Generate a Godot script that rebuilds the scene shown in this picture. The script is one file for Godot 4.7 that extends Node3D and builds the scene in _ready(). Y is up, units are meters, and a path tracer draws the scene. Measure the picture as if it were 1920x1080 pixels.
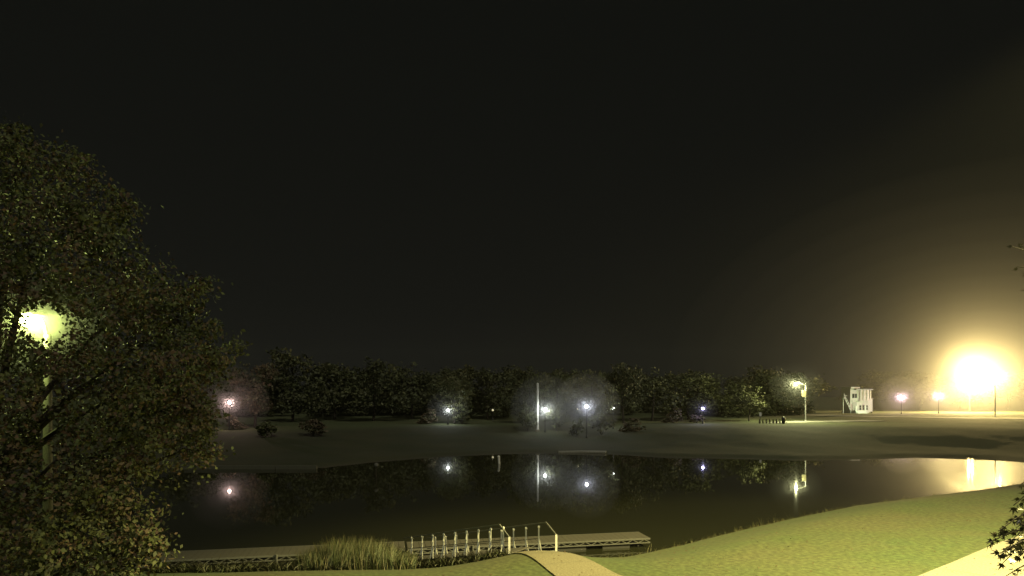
extends Node3D
# Night view over a boat basin: y up, metres, water level y = 0, camera at the origin looking along -z.
# Distances away from the camera are written as depth (d = -z).

const EYE := 8.0            # camera height above the water
const FOCAL := 1200.0       # focal length in pixels of a 1920 wide picture
const HORIZON := 742.0

var M := {}
var shore := PackedVector2Array()
var rng := RandomNumberGenerator.new()
var noise := FastNoiseLite.new()
var counts := {}

# ------------------------------------------------------------------ helpers
func place(px: float, py: float, d: float) -> Vector3:
	return Vector3((px - 960.0) / FOCAL * d, EYE - (py - HORIZON) / FOCAL * d, -d)

func on_ground(px: float, d: float) -> Vector3:
	var x := (px - 960.0) / FOCAL * d
	return Vector3(x, height(x, d), -d)

func numbered(called: String) -> String:
	var n: int = counts.get(called, 0)
	counts[called] = n + 1
	return called if n == 0 else "%s_%03d" % [called, n]

func thing(called: String, label: String, category: String, at := Vector3.ZERO, group := "") -> Node3D:
	var o := Node3D.new()
	o.name = numbered(called)
	add_child(o, true)
	o.position = at
	tag(o, label, category, group)
	return o

func tag(o: Node, label: String, category: String, group := "", kind := "") -> void:
	o.set_meta("label", label)
	if category != "":
		o.set_meta("category", category)
	if group != "":
		o.set_meta("group", group)
	if kind != "":
		o.set_meta("kind", kind)

func tool() -> SurfaceTool:
	var st := SurfaceTool.new()
	st.begin(Mesh.PRIMITIVE_TRIANGLES)
	return st

func part(called: String, st: SurfaceTool, mat: Material, parent: Node = self) -> MeshInstance3D:
	st.generate_normals()
	return mesh_part(called, st.commit(), mat, parent)

func mesh_part(called: String, mesh: Mesh, mat: Material, parent: Node = self) -> MeshInstance3D:
	var o := MeshInstance3D.new()
	o.name = numbered(called) if parent == self else called
	o.mesh = mesh
	o.material_override = mat
	parent.add_child(o, true)
	return o

func quad(st: SurfaceTool, a: Vector3, b: Vector3, c: Vector3, d: Vector3) -> void:
	st.set_smooth_group(-1)
	for v in [a, b, c, a, c, d]:
		st.add_vertex(v)

func box(st: SurfaceTool, c: Vector3, s: Vector3, basis := Basis.IDENTITY) -> void:
	var h := s * 0.5
	var p: Array[Vector3] = []
	for i in 8:
		p.append(c + basis * Vector3(h.x if i & 1 else -h.x, h.y if i & 2 else -h.y, h.z if i & 4 else -h.z))
	quad(st, p[0], p[2], p[3], p[1])
	quad(st, p[4], p[5], p[7], p[6])
	quad(st, p[0], p[4], p[6], p[2])
	quad(st, p[1], p[3], p[7], p[5])
	quad(st, p[2], p[6], p[7], p[3])
	quad(st, p[0], p[1], p[5], p[4])

func bar(st: SurfaceTool, a: Vector3, b: Vector3, w: float, h: float) -> void:
	var z := (b - a).normalized()
	var up := Vector3.UP if absf(z.y) < 0.95 else Vector3.RIGHT
	var x := up.cross(z).normalized()
	box(st, (a + b) * 0.5, Vector3(w, h, a.distance_to(b)), Basis(x, z.cross(x), z))

func tube(st: SurfaceTool, a: Vector3, b: Vector3, r0: float, r1: float, sides := 10) -> void:
	var z := (b - a).normalized()
	var up := Vector3.UP if absf(z.y) < 0.95 else Vector3.RIGHT
	var x := up.cross(z).normalized()
	var y := z.cross(x)
	for i in sides:
		var t0 := TAU * i / sides
		var t1 := TAU * (i + 1) / sides
		var e0 := x * cos(t0) + y * sin(t0)
		var e1 := x * cos(t1) + y * sin(t1)
		st.set_smooth_group(0)
		for v in [a + e0 * r0, b + e0 * r1, b + e1 * r1, a + e0 * r0, b + e1 * r1, a + e1 * r0]:
			st.add_vertex(v)
		st.set_smooth_group(-1)
		for v in [b, b + e1 * r1, b + e0 * r1, a, a + e0 * r0, a + e1 * r0]:
			st.add_vertex(v)

func ball(st: SurfaceTool, c: Vector3, r: Vector3, rings := 8, sides := 12) -> void:
	st.set_smooth_group(0)
	for i in rings:
		for j in sides:
			var p: Array[Vector3] = []
			for k in [[0, 0], [0, 1], [1, 1], [1, 0]]:
				var u: float = PI * (i + k[0]) / rings
				var w: float = TAU * (j + k[1]) / sides
				p.append(c + Vector3(sin(u) * cos(w), cos(u), sin(u) * sin(w)) * r)
			for v in [p[0], p[1], p[2], p[0], p[2], p[3]]:
				st.add_vertex(v)

func lathe(st: SurfaceTool, c: Vector3, profile: Array, sides := 12) -> void:
	st.set_smooth_group(0)
	for i in profile.size() - 1:
		for j in sides:
			var p: Array[Vector3] = []
			for k in [[0, 0], [0, 1], [1, 1], [1, 0]]:
				var q: Vector2 = profile[i + k[0]]
				var w: float = TAU * (j + k[1]) / sides
				p.append(c + Vector3(cos(w) * q.x, q.y, sin(w) * q.x))
			for v in [p[0], p[2], p[1], p[0], p[3], p[2]]:
				st.add_vertex(v)

func lin(r: float, g: float, b: float) -> Color:
	return Color(r, g, b).linear_to_srgb()

func noise_tex(freq: float, lo: float, hi: float, sd: int, size := 512, octaves := 5) -> NoiseTexture2D:
	var n := FastNoiseLite.new()
	n.seed = sd
	n.frequency = freq
	n.fractal_octaves = octaves
	var t := NoiseTexture2D.new()
	t.width = size
	t.height = size
	t.seamless = true
	t.noise = n
	var g := Gradient.new()
	g.set_color(0, Color(lo, lo, lo))
	g.set_color(1, Color(hi, hi, hi))
	t.color_ramp = g
	return t

func bump_tex(freq: float, strength: float, sd: int, size := 512) -> NoiseTexture2D:
	var n := FastNoiseLite.new()
	n.seed = sd
	n.frequency = freq
	n.fractal_octaves = 4
	var t := NoiseTexture2D.new()
	t.width = size
	t.height = size
	t.seamless = true
	t.as_normal_map = true
	t.bump_strength = strength
	t.noise = n
	return t

func surf(called: String, c: Color, rough := 0.8, metal := 0.0, grain := 0.0, scale := 1.0) -> StandardMaterial3D:
	var m := StandardMaterial3D.new()
	m.resource_name = called
	m.albedo_color = c
	m.roughness = rough
	m.metallic = metal
	if grain > 0.0:
		m.albedo_texture = noise_tex(0.03, 1.0 - grain, 1.0, called.hash() & 0xffff)
		m.uv1_triplanar = true
		m.uv1_world_triplanar = true
		m.uv1_scale = Vector3.ONE * scale
	M[called] = m
	return m

func glow(called: String, c: Color, e: float) -> StandardMaterial3D:
	var m := StandardMaterial3D.new()
	m.resource_name = called
	m.albedo_color = Color(0.9, 0.9, 0.9)
	m.emission_enabled = true
	m.emission = c
	m.emission_energy_multiplier = e
	m.roughness = 0.4
	M[called] = m
	return m

# ------------------------------------------------------------------ terrain
func shore_distance(p: Vector2) -> float:   # positive on land
	var best := 1e9
	var n := shore.size()
	for i in n:
		var a := shore[i]
		var ab := shore[(i + 1) % n] - a
		var t := clampf((p - a).dot(ab) / ab.length_squared(), 0.0, 1.0)
		best = minf(best, (p - a - ab * t).length_squared())
	best = sqrt(best)
	return -best if Geometry2D.is_point_in_polygon(p, shore) else best

func height_at(x: float, d: float, s: float) -> float:
	if s < 0.0:
		return -1.3 * smoothstep(0.0, 7.0, -s)
	var bumps := noise.get_noise_2d(x * 1.3, d * 1.3) * 0.10 * smoothstep(0.0, 3.0, s)
	var near := 1.0 * smoothstep(0.0, 2.2, s) + 0.70 * smoothstep(1.0, 6.0, s) + 0.035 * maxf(s - 3.0, 0.0)
	near += 0.55 * exp(-(Vector2(x - 0.9, d - 25.2).length_squared()) / 6.0)   # built-up ground at the gangway
	near = minf(near, 3.0) + bumps * 0.7
	var far := 0.3 * smoothstep(0.0, 3.0, s) + 2.4 * smoothstep(1.0, 34.0, s) + 0.3 * smoothstep(30.0, 90.0, s) + bumps * 0.9
	far += 3.0 * smoothstep(160.0, 420.0, s)
	var mid := 50.0 + 0.25 * maxf(x, 0.0)
	return lerpf(near, far, smoothstep(mid - 9.0, mid + 9.0, d))

func height(x: float, d: float) -> float:
	return height_at(x, d, shore_distance(Vector2(x, d)))

func graded(stops: Array) -> PackedFloat32Array:   # [[from, step], ... [to, 0]]
	var out := PackedFloat32Array()
	for i in stops.size() - 1:
		var v: float = stops[i][0]
		while v < stops[i + 1][0] - 0.01:
			out.append(v)
			v += stops[i][1]
	out.append(stops[-1][0])
	return out

func build_ground() -> void:
	var xs := graded([[-700, 70], [-140, 8], [-60, 1.6], [-24, 0.6], [48, 1.5], [110, 6], [230, 60], [700, 0]])
	var ds := graded([[-60, 6], [-6, 1.5], [12, 0.45], [58, 1.0], [135, 4], [260, 30], [900, 0]])
	var v := PackedVector3Array()
	var c := PackedColorArray()
	var nx := xs.size()
	var tone := FastNoiseLite.new()
	tone.seed = 11
	tone.frequency = 0.09
	for d in ds:
		for x in xs:
			var s := shore_distance(Vector2(x, d))
			v.append(Vector3(x, height_at(x, d, s), -d))
			var k := tone.get_noise_2d(x, d)
			var k2 := tone.get_noise_2d(x * 6.0 + 90.0, d * 6.0)
			var green := Color(0.082, 0.116, 0.036).lerp(Color(0.118, 0.116, 0.048), clampf(0.35 + k * 0.8 + k2 * 0.3, 0.0, 1.0))
			var rough := Color(0.056, 0.056, 0.022).lerp(Color(0.034, 0.042, 0.014), clampf(0.5 + k, 0.0, 1.0))
			var mid := 50.0 + 0.25 * maxf(x, 0.0)
			var col := green.lerp(rough, smoothstep(mid - 9.0, mid + 9.0, d) * (1.0 - smoothstep(24.0, 34.0, s) * 0.7))
			col = col.lerp(Color(0.06, 0.048, 0.032), 1.0 - smoothstep(0.1, 0.9 + 0.5 * k2, s))
			c.append(col)
	var idx := PackedInt32Array()
	for j in ds.size() - 1:
		for i in nx - 1:
			var a := j * nx + i
			idx.append_array([a, a + nx, a + nx + 1, a, a + nx + 1, a + 1])
	var nrm := PackedVector3Array()
	nrm.resize(v.size())
	for t in range(0, idx.size(), 3):
		var n := (v[idx[t + 2]] - v[idx[t]]).cross(v[idx[t + 1]] - v[idx[t]])
		if n.y < 0.0:
			n = -n
		for k in 3:
			nrm[idx[t + k]] += n
	for i in nrm.size():
		nrm[i] = nrm[i].normalized()
	var o := mesh_part("ground", array_mesh(v, nrm, c, idx), M.grass_ground)
	tag(o, "grassy banks of the basin running back to the far tree line", "ground", "", "structure")

func array_mesh(v: PackedVector3Array, n: PackedVector3Array, c: PackedColorArray, idx := PackedInt32Array()) -> ArrayMesh:
	var a := []
	a.resize(Mesh.ARRAY_MAX)
	a[Mesh.ARRAY_VERTEX] = v
	a[Mesh.ARRAY_NORMAL] = n
	if c.size():
		a[Mesh.ARRAY_COLOR] = c
	if idx.size():
		a[Mesh.ARRAY_INDEX] = idx
	var m := ArrayMesh.new()
	m.add_surface_from_arrays(Mesh.PRIMITIVE_TRIANGLES, a)
	return m

func ribbon(called: String, label: String, pts: Array, w0: float, w1: float, mat: Material, lift := 0.045, joint := 0.0) -> void:
	# a slab that follows the ground: pts are (x, depth)
	var cv := Curve2D.new()
	for i in pts.size():
		var t: Vector2 = (pts[mini(i + 1, pts.size() - 1)] - pts[maxi(i - 1, 0)]) * 0.16
		cv.add_point(pts[i], -t, t)
	var st := tool()
	var length := cv.get_baked_length()
	var n := int(length / 0.5)
	var rows := []
	for i in n + 1:
		var u := length * i / n
		var p := cv.sample_baked(u)
		var q := (cv.sample_baked(minf(u + 0.2, length)) - cv.sample_baked(maxf(u - 0.2, 0.0))).normalized()
		var side := Vector2(q.y, -q.x) * lerpf(w0, w1, float(i) / n) * 0.5
		var row := []
		for k in 5:
			var e := p + side * (k * 0.5 - 1.0)
			row.append(Vector3(e.x, height(e.x, e.y) + lift, -e.y))
		rows.append(row)
	for i in n:
		for k in 4:
			st.set_smooth_group(0)
			for vv in [rows[i][k], rows[i][k + 1], rows[i + 1][k + 1], rows[i][k], rows[i + 1][k + 1], rows[i + 1][k]]:
				st.add_vertex(vv)
		for k in [0, 4]:
			var dn := Vector3.DOWN * 0.2
			quad(st, rows[i][k], rows[i + 1][k], rows[i + 1][k] + dn, rows[i][k] + dn)
	for i in [0, n]:
		for k in 4:
			quad(st, rows[i][k], rows[i][k + 1], rows[i][k + 1] + Vector3.DOWN * 0.2, rows[i][k] + Vector3.DOWN * 0.2)
	var o := part(called, st, mat)
	tag(o, label, "path", "", "structure")
	if joint > 0.0:   # saw-cut joints, a hair proud as dark filler strips
		for i in range(int(joint / 0.5), n, int(joint / 0.5)):
			var jt := tool()
			for k in 4:
				var f: Vector3 = (rows[i + 1][k] - rows[i][k]) * 0.03 if i < n else Vector3.ZERO
				var up := Vector3.UP * 0.003
				quad(jt, rows[i][k] + up, rows[i][k + 1] + up, rows[i][k + 1] + f + up, rows[i][k] + f + up)
			part("joint", jt, M.dark_joint, o)

# ------------------------------------------------------------------ foliage
func leaf(v: PackedVector3Array, n: PackedVector3Array, c: PackedColorArray, at: Vector3, axis: Vector3, face: Vector3, l: float, w: float, col: Color) -> void:
	var side := axis.cross(face).normalized()
	var nn := side.cross(axis).normalized()
	var base := at - axis * l * 0.5
	var tip := at + axis * l * 0.5
	var mid := at - axis * l * 0.06 - nn * w * 0.12
	var a := mid + side * w * 0.5 + nn * w * 0.2
	var b := mid - side * w * 0.5 + nn * w * 0.2
	v.append_array([base, tip, a, base, b, tip])
	n.append_array([nn, nn, nn, nn, nn, nn])
	c.append_array([col, col, col, col, col, col])

func random_dir() -> Vector3:
	var y := rng.randf_range(-1.0, 1.0)
	var a := rng.randf() * TAU
	var r := sqrt(1.0 - y * y)
	return Vector3(cos(a) * r, y, sin(a) * r)

func crown(lobes: Array, clumps: int, per: int, spread: float, l: float, tones: Array, gaps := []) -> ArrayMesh:
	# lobes: [centre, radii, share]; leaves sit in clumps near the lobes' skins
	var v := PackedVector3Array()
	var n := PackedVector3Array()
	var c := PackedColorArray()
	var total := 0.0
	for lb in lobes:
		total += lb[2]
	for lb in lobes:
		for i in int(clumps * lb[2] / total):
			var dir := random_dir()
			var depth := pow(rng.randf(), 0.45)
			var cc: Vector3 = lb[0] + dir * depth * (lb[1] as Vector3)
			var tone: Color = tones[rng.randi() % tones.size()]
			tone = tone * rng.randf_range(0.75, 1.25)
			var sp := spread * rng.randf_range(0.6, 1.35)
			for k in per:
				var off := Vector3(rng.randfn(), rng.randfn() * 0.7, rng.randfn()) * sp * 0.5
				var at := cc + off
				var skip := false
				for g in gaps:
					# g: a straight opening through the leaves, [from, to, radius]
					var ab: Vector3 = g[1] - g[0]
					var t := clampf((at - g[0]).dot(ab) / ab.length_squared(), 0.0, 1.0)
					if (at - g[0] - ab * t).length() < g[2] * t * rng.randf_range(0.72, 1.5):
						skip = true
						break
				if skip:
					continue
				var ax := (random_dir() + Vector3.DOWN * 0.35 + off.normalized() * 0.5).normalized()
				var fc := (random_dir() * 0.9 + Vector3.UP * 0.5 + dir * 0.4).normalized()
				var s := l * rng.randf_range(0.7, 1.25)
				leaf(v, n, c, at, ax, fc, s, s * 0.62, tone * rng.randf_range(0.85, 1.15))
	return array_mesh(v, n, c)

func branch(st: SurfaceTool, a: Vector3, b: Vector3, r0: float, r1: float, bend: Vector3, seg := 5) -> void:
	var last := a
	for i in seg:
		var t := float(i + 1) / seg
		var p := a.lerp(b, t) + bend * sin(t * PI)
		tube(st, last, p, lerpf(r0, r1, float(i) / seg), lerpf(r0, r1, t), 7)
		last = p

# ------------------------------------------------------------------ lamps
func lamp_light(parent: Node3D, at: Vector3, col: Color, e: float, size := 0.15) -> void:
	var l := OmniLight3D.new()
	l.name = "lamp_light"
	l.light_color = col
	l.light_energy = e
	l.light_size = size
	l.omni_range = 260.0
	l.omni_attenuation = 2.0
	l.shadow_enabled = true
	parent.add_child(l, true)
	l.position = at

func post_lamp(label: String, at: Vector3, top: float, col: Color, e: float, glow_e: float, r := 0.2, group := "post lamps on the far bank") -> Node3D:
	# pole with a collar and a glass globe under a small cap; at is the foot, top the height of the globe's centre above it
	var t := thing("post_lamp", label, "lamp", at, group)
	var st := tool()
	tube(st, Vector3(0, -0.3, 0), Vector3(0, top - r * 1.2, 0), 0.085, 0.055, 10)
	part("pole", st, M.dark_metal, t)
	st = tool()
	lathe(st, Vector3.ZERO, [Vector2(0.0, 0.62), Vector2(0.10, 0.6), Vector2(0.12, 0.4), Vector2(0.19, 0.12), Vector2(0.2, -0.1)])
	part("base", st, M.dark_metal, t)
	st = tool()
	lathe(st, Vector3(0, top, 0), [Vector2(0.0, r * 1.75), Vector2(r * 0.3, r * 1.55), Vector2(r * 0.5, r * 1.2), Vector2(r * 0.72, r * 1.02), Vector2(r * 0.3, r * 1.0)])
	part("cap", st, M.dark_metal, t)
	st = tool()
	ball(st, Vector3(0, top, 0), Vector3(r, r, r))
	part("globe_bulb", st, glow("lamp_glow", col, glow_e), t)
	lamp_light(t, Vector3(0, top, 0), col, e, r * 0.7)
	return t

func arm_lamp(called: String, label: String, at: Vector3, top: float, arm: Vector3, col: Color, e: float, glow_e: float, pole_mat: Material, r := 0.2, cutoff := 0.0, aim := Vector3.DOWN) -> Node3D:
	# street lamp: tapered pole, arm that rises to a flat head with a lens beneath
	var t := thing(called, label, "street lamp", at)
	var st := tool()
	tube(st, Vector3(0, -0.3, 0), Vector3(0, top - 0.3, 0), 0.13, 0.085, 12)
	part("pole", st, pole_mat, t)
	st = tool()
	lathe(st, Vector3.ZERO, [Vector2(0.0, 0.34), Vector2(0.15, 0.33), Vector2(0.22, 0.05), Vector2(0.23, -0.1)])
	part("base", st, pole_mat, t)
	var tip := Vector3(0, top, 0) + arm
	st = tool()
	branch(st, Vector3(0, top - 0.4, 0), tip - arm.normalized() * 0.3 + Vector3.UP * 0.12, 0.05, 0.035, Vector3.UP * 0.12)
	part("arm", st, pole_mat, t)
	st = tool()
	var f := arm.normalized()
	f.y = 0.0
	f = f.normalized()
	var bs := Basis(f.cross(Vector3.UP), Vector3.UP, -f)
	ball(st, tip + Vector3.UP * 0.17, Vector3(0.17, 0.1, 0.17))
	box(st, tip + Vector3.UP * 0.15 - f * 0.12, Vector3(0.24, 0.1, 0.6), bs)
	part("lamp_head", st, pole_mat, t)
	st = tool()
	ball(st, tip, Vector3(r, r * 0.7, r))
	part("lens_bulb", st, glow("lamp_glow", col, glow_e), t)
	if cutoff == 0.0:
		lamp_light(t, tip - Vector3.UP * 0.02, col, e, r * 0.5)
		return t
	var sp := SpotLight3D.new()
	sp.name = "lamp_light"
	sp.light_color = col
	sp.light_energy = e
	sp.light_size = r * 0.5
	sp.spot_angle = cutoff
	sp.spot_angle_attenuation = 0.2
	sp.spot_range = 120.0
	sp.spot_attenuation = 2.0
	sp.shadow_enabled = true
	t.add_child(sp, true)
	sp.transform = Transform3D(Basis.looking_at(aim, Vector3.FORWARD), tip - Vector3.UP * 0.02)
	return t

func bloom(label: String, at: Vector3, reach: float, shells: Array, squash := 1.0) -> void:
	# fog added to imitate lens glare, thickening towards a lamp: [share of the reach, density per metre]
	var t := Node3D.new()
	t.name = numbered("bloom")
	add_child(t, true)
	t.position = at
	tag(t, label, "bloom", "", "stuff")
	for s in shells:
		var f := FogVolume.new()
		f.name = "bloom_layer"
		f.shape = RenderingServer.FOG_VOLUME_SHAPE_ELLIPSOID
		f.size = Vector3(reach, reach * squash, reach) * 2.0 * float(s[0])
		var m := FogMaterial.new()
		m.density = s[1]
		m.albedo = Color(0.97, 0.97, 0.97)
		f.material = m
		t.add_child(f, true)

# ------------------------------------------------------------------ scene
func _ready() -> void:
	rng.seed = 20261022
	noise.seed = 5
	noise.frequency = 0.08
	# camera: level, lens shifted up
	var cam := Camera3D.new()
	cam.name = "camera"
	cam.near = 0.1
	cam.far = 3000.0
	cam.projection = Camera3D.PROJECTION_FRUSTUM
	cam.size = 2.0 * 0.1 * 540.0 / FOCAL
	cam.frustum_offset = Vector2(0, 0.1 * (HORIZON - 540.0) / FOCAL)
	add_child(cam)
	cam.position = Vector3(0, EYE, 0)
	cam.current = true
	# night sky
	var sky_mat := ProceduralSkyMaterial.new()
	sky_mat.sky_top_color = lin(0.0046, 0.0051, 0.0041)
	sky_mat.sky_horizon_color = lin(0.0066, 0.0068, 0.0058)
	sky_mat.sky_curve = 0.2
	sky_mat.ground_bottom_color = lin(0.003, 0.003, 0.002)
	sky_mat.ground_horizon_color = lin(0.006, 0.006, 0.0045)
	sky_mat.sky_energy_multiplier = 1.0
	var sky := Sky.new()
	sky.sky_material = sky_mat
	var env := Environment.new()
	env.background_mode = Environment.BG_SKY
	env.sky = sky
	env.tonemap_mode = Environment.TONE_MAPPER_LINEAR
	env.tonemap_exposure = 1.0
	env.sdfgi_enabled = true
	env.ssao_enabled = true
	env.ssil_enabled = true
	env.fog_enabled = true
	env.fog_density = 0.00006
	env.fog_light_color = Color(0.95, 0.95, 0.9)
	env.volumetric_fog_enabled = true
	env.volumetric_fog_density = 0.0
	var we := WorldEnvironment.new()
	we.name = "world_environment"
	we.environment = env
	add_child(we)
	var night_fill := DirectionalLight3D.new()  # added directional fill, lifts the dark trees and banks
	night_fill.name = "added_fill_light"
	night_fill.light_energy = 0.28
	night_fill.light_color = Color(1.0, 0.98, 0.86)
	night_fill.light_angular_distance = 3.0
	night_fill.shadow_enabled = true
	add_child(night_fill)
	night_fill.rotation_degrees = Vector3(-48, 28, 0)
	materials()
	build_shore()
	build_ground()
	build_water()
	build_paths()
	build_lamps()
	build_docks()
	build_gangway()
	build_left_tree()
	build_right_tree()
	build_far_trees()
	build_house()
	build_small_things()
	build_grass()

func materials() -> void:
	var g := surf("grass_ground", Color.WHITE, 0.95)
	g.vertex_color_use_as_albedo = true
	g.albedo_texture = noise_tex(0.022, 0.6, 1.0, 3, 1024, 8)
	g.uv1_triplanar = true
	g.uv1_world_triplanar = true
	g.uv1_scale = Vector3.ONE * 0.16
	g.normal_enabled = true
	g.normal_texture = bump_tex(0.25, 4.0, 4)
	g.normal_scale = 0.22
	var w := surf("water", lin(0.020, 0.021, 0.011), 0.02)
	w.metallic_specular = 0.42
	w.normal_enabled = true
	w.normal_texture = bump_tex(0.012, 1.2, 8)
	w.normal_scale = 0.02
	w.uv1_triplanar = true
	w.uv1_world_triplanar = true
	w.uv1_scale = Vector3.ONE * 0.25
	surf("drive_concrete", lin(0.33, 0.31, 0.24), 0.9, 0.0, 0.3, 0.7)
	surf("old_concrete", lin(0.10, 0.10, 0.075), 0.9, 0.0, 0.4, 1.0)
	surf("concrete", lin(0.23, 0.205, 0.13), 0.9, 0.0, 0.3, 0.7)
	surf("far_concrete", lin(0.34, 0.33, 0.28), 0.9, 0.0, 0.3, 0.3)
	surf("dark_joint", lin(0.09, 0.085, 0.07), 0.95)
	surf("dark_metal", lin(0.03, 0.03, 0.03), 0.5, 0.3)
	surf("galvanised", lin(0.42, 0.43, 0.42), 0.55, 0.35, 0.25, 2.0)
	surf("white_paint", lin(0.7, 0.69, 0.65), 0.55, 0.0, 0.12, 1.0)
	surf("weathered_white", lin(0.14, 0.14, 0.125), 0.7, 0.0, 0.35, 2.0)
	surf("deck_wood", lin(0.10, 0.092, 0.072), 0.9, 0.0, 0.4, 1.5)
	surf("float_plastic", lin(0.03, 0.03, 0.03), 0.6)
	surf("bark", lin(0.07, 0.055, 0.04), 0.95, 0.0, 0.5, 2.0)
	surf("window_glass", lin(0.03, 0.035, 0.035), 0.12)
	surf("rail_white", lin(0.74, 0.74, 0.68), 0.6, 0.0, 0.3, 3.0)
	surf("dull_metal", lin(0.15, 0.15, 0.14), 0.6, 0.2, 0.3, 3.0)
	surf("roof_grey", lin(0.5, 0.5, 0.48), 0.8, 0.0, 0.2, 1.0)
	surf("banner_cloth", lin(0.75, 0.68, 0.40), 0.8)
	surf("black_plastic", lin(0.015, 0.015, 0.015), 0.5)
	for k in [["leaf_near", 0.75, 0.11], ["leaf_far", 0.7, 0.25], ["blade", 0.6, 0.4]]:
		var m := surf(k[0], Color.WHITE, k[1])
		m.vertex_color_use_as_albedo = true
		m.cull_mode = BaseMaterial3D.CULL_DISABLED
		m.backlight_enabled = true
		m.backlight = Color(k[2], k[2], k[2])

func build_shore() -> void:
	# (x, depth) round the basin: near bank from left to right, then back along the far bank
	shore = PackedVector2Array([Vector2(-120, 27), Vector2(-40, 27.2), Vector2(-20, 27), Vector2(-9, 27.6), Vector2(-3, 28), Vector2(1, 28.4), Vector2(4, 29.4), Vector2(6.8, 31.5),
		Vector2(10.5, 34.6), Vector2(14.3, 37.5), Vector2(21.2, 42.5), Vector2(28.7, 46.5), Vector2(34.6, 49.5), Vector2(42, 54), Vector2(50, 60), Vector2(57, 67), Vector2(61, 74), Vector2(61, 81),
		Vector2(54, 83), Vector2(43, 80), Vector2(36, 79), Vector2(29, 81), Vector2(19, 83), Vector2(14, 87), Vector2(9, 89), Vector2(3, 89), Vector2(-3, 87), Vector2(-9, 84), Vector2(-16.5, 77),
		Vector2(-21, 71), Vector2(-32, 69.5), Vector2(-60, 69), Vector2(-120, 70)])

func build_water() -> void:
	var st := tool()
	quad(st, Vector3(-150, 0, -22), Vector3(-150, 0, -100), Vector3(80, 0, -100), Vector3(80, 0, -22))
	var o := part("water", st, M.water)
	tag(o, "still dark water of the boat basin", "water", "", "structure")

func build_paths() -> void:
	ribbon("concrete_path", "pale concrete footpath leading down to the gangway", [Vector2(0.86, 25.72), Vector2(2.66, 21.3), Vector2(5.3, 17.6), Vector2(8.0, 14.2)], 1.95, 2.35, M.concrete, 0.05, 1.5)
	ribbon("driveway", "wide pale concrete drive at the right edge of the lawn", [Vector2(-6, 4.5), Vector2(2, 9.7), Vector2(8.6, 15.2), Vector2(13.9, 18.9), Vector2(20.4, 23.7), Vector2(29, 30), Vector2(40, 37.5)], 4.2, 4.2, M.drive_concrete, 0.05, 3.0)
	ribbon("far_road", "lit road along the top of the far right bank", [Vector2(62, 190), Vector2(76, 168), Vector2(92, 150), Vector2(112, 141), Vector2(135, 135), Vector2(165, 128)], 7.0, 7.0, M.far_concrete, 0.06)
	ribbon("parking_pad", "pale paved pad under the street lamp on the far bank", [Vector2(50, 127), Vector2(56, 127.5), Vector2(63, 129), Vector2(76, 134)], 5.5, 5.0, M.far_concrete, 0.06)
	ribbon("boat_ramp", "small pale ramp at the waterline below the white post", [Vector2(6.5, 89.6), Vector2(9.5, 89.8), Vector2(13, 88.6)], 0.5, 0.9, M.far_concrete, 0.2)

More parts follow.
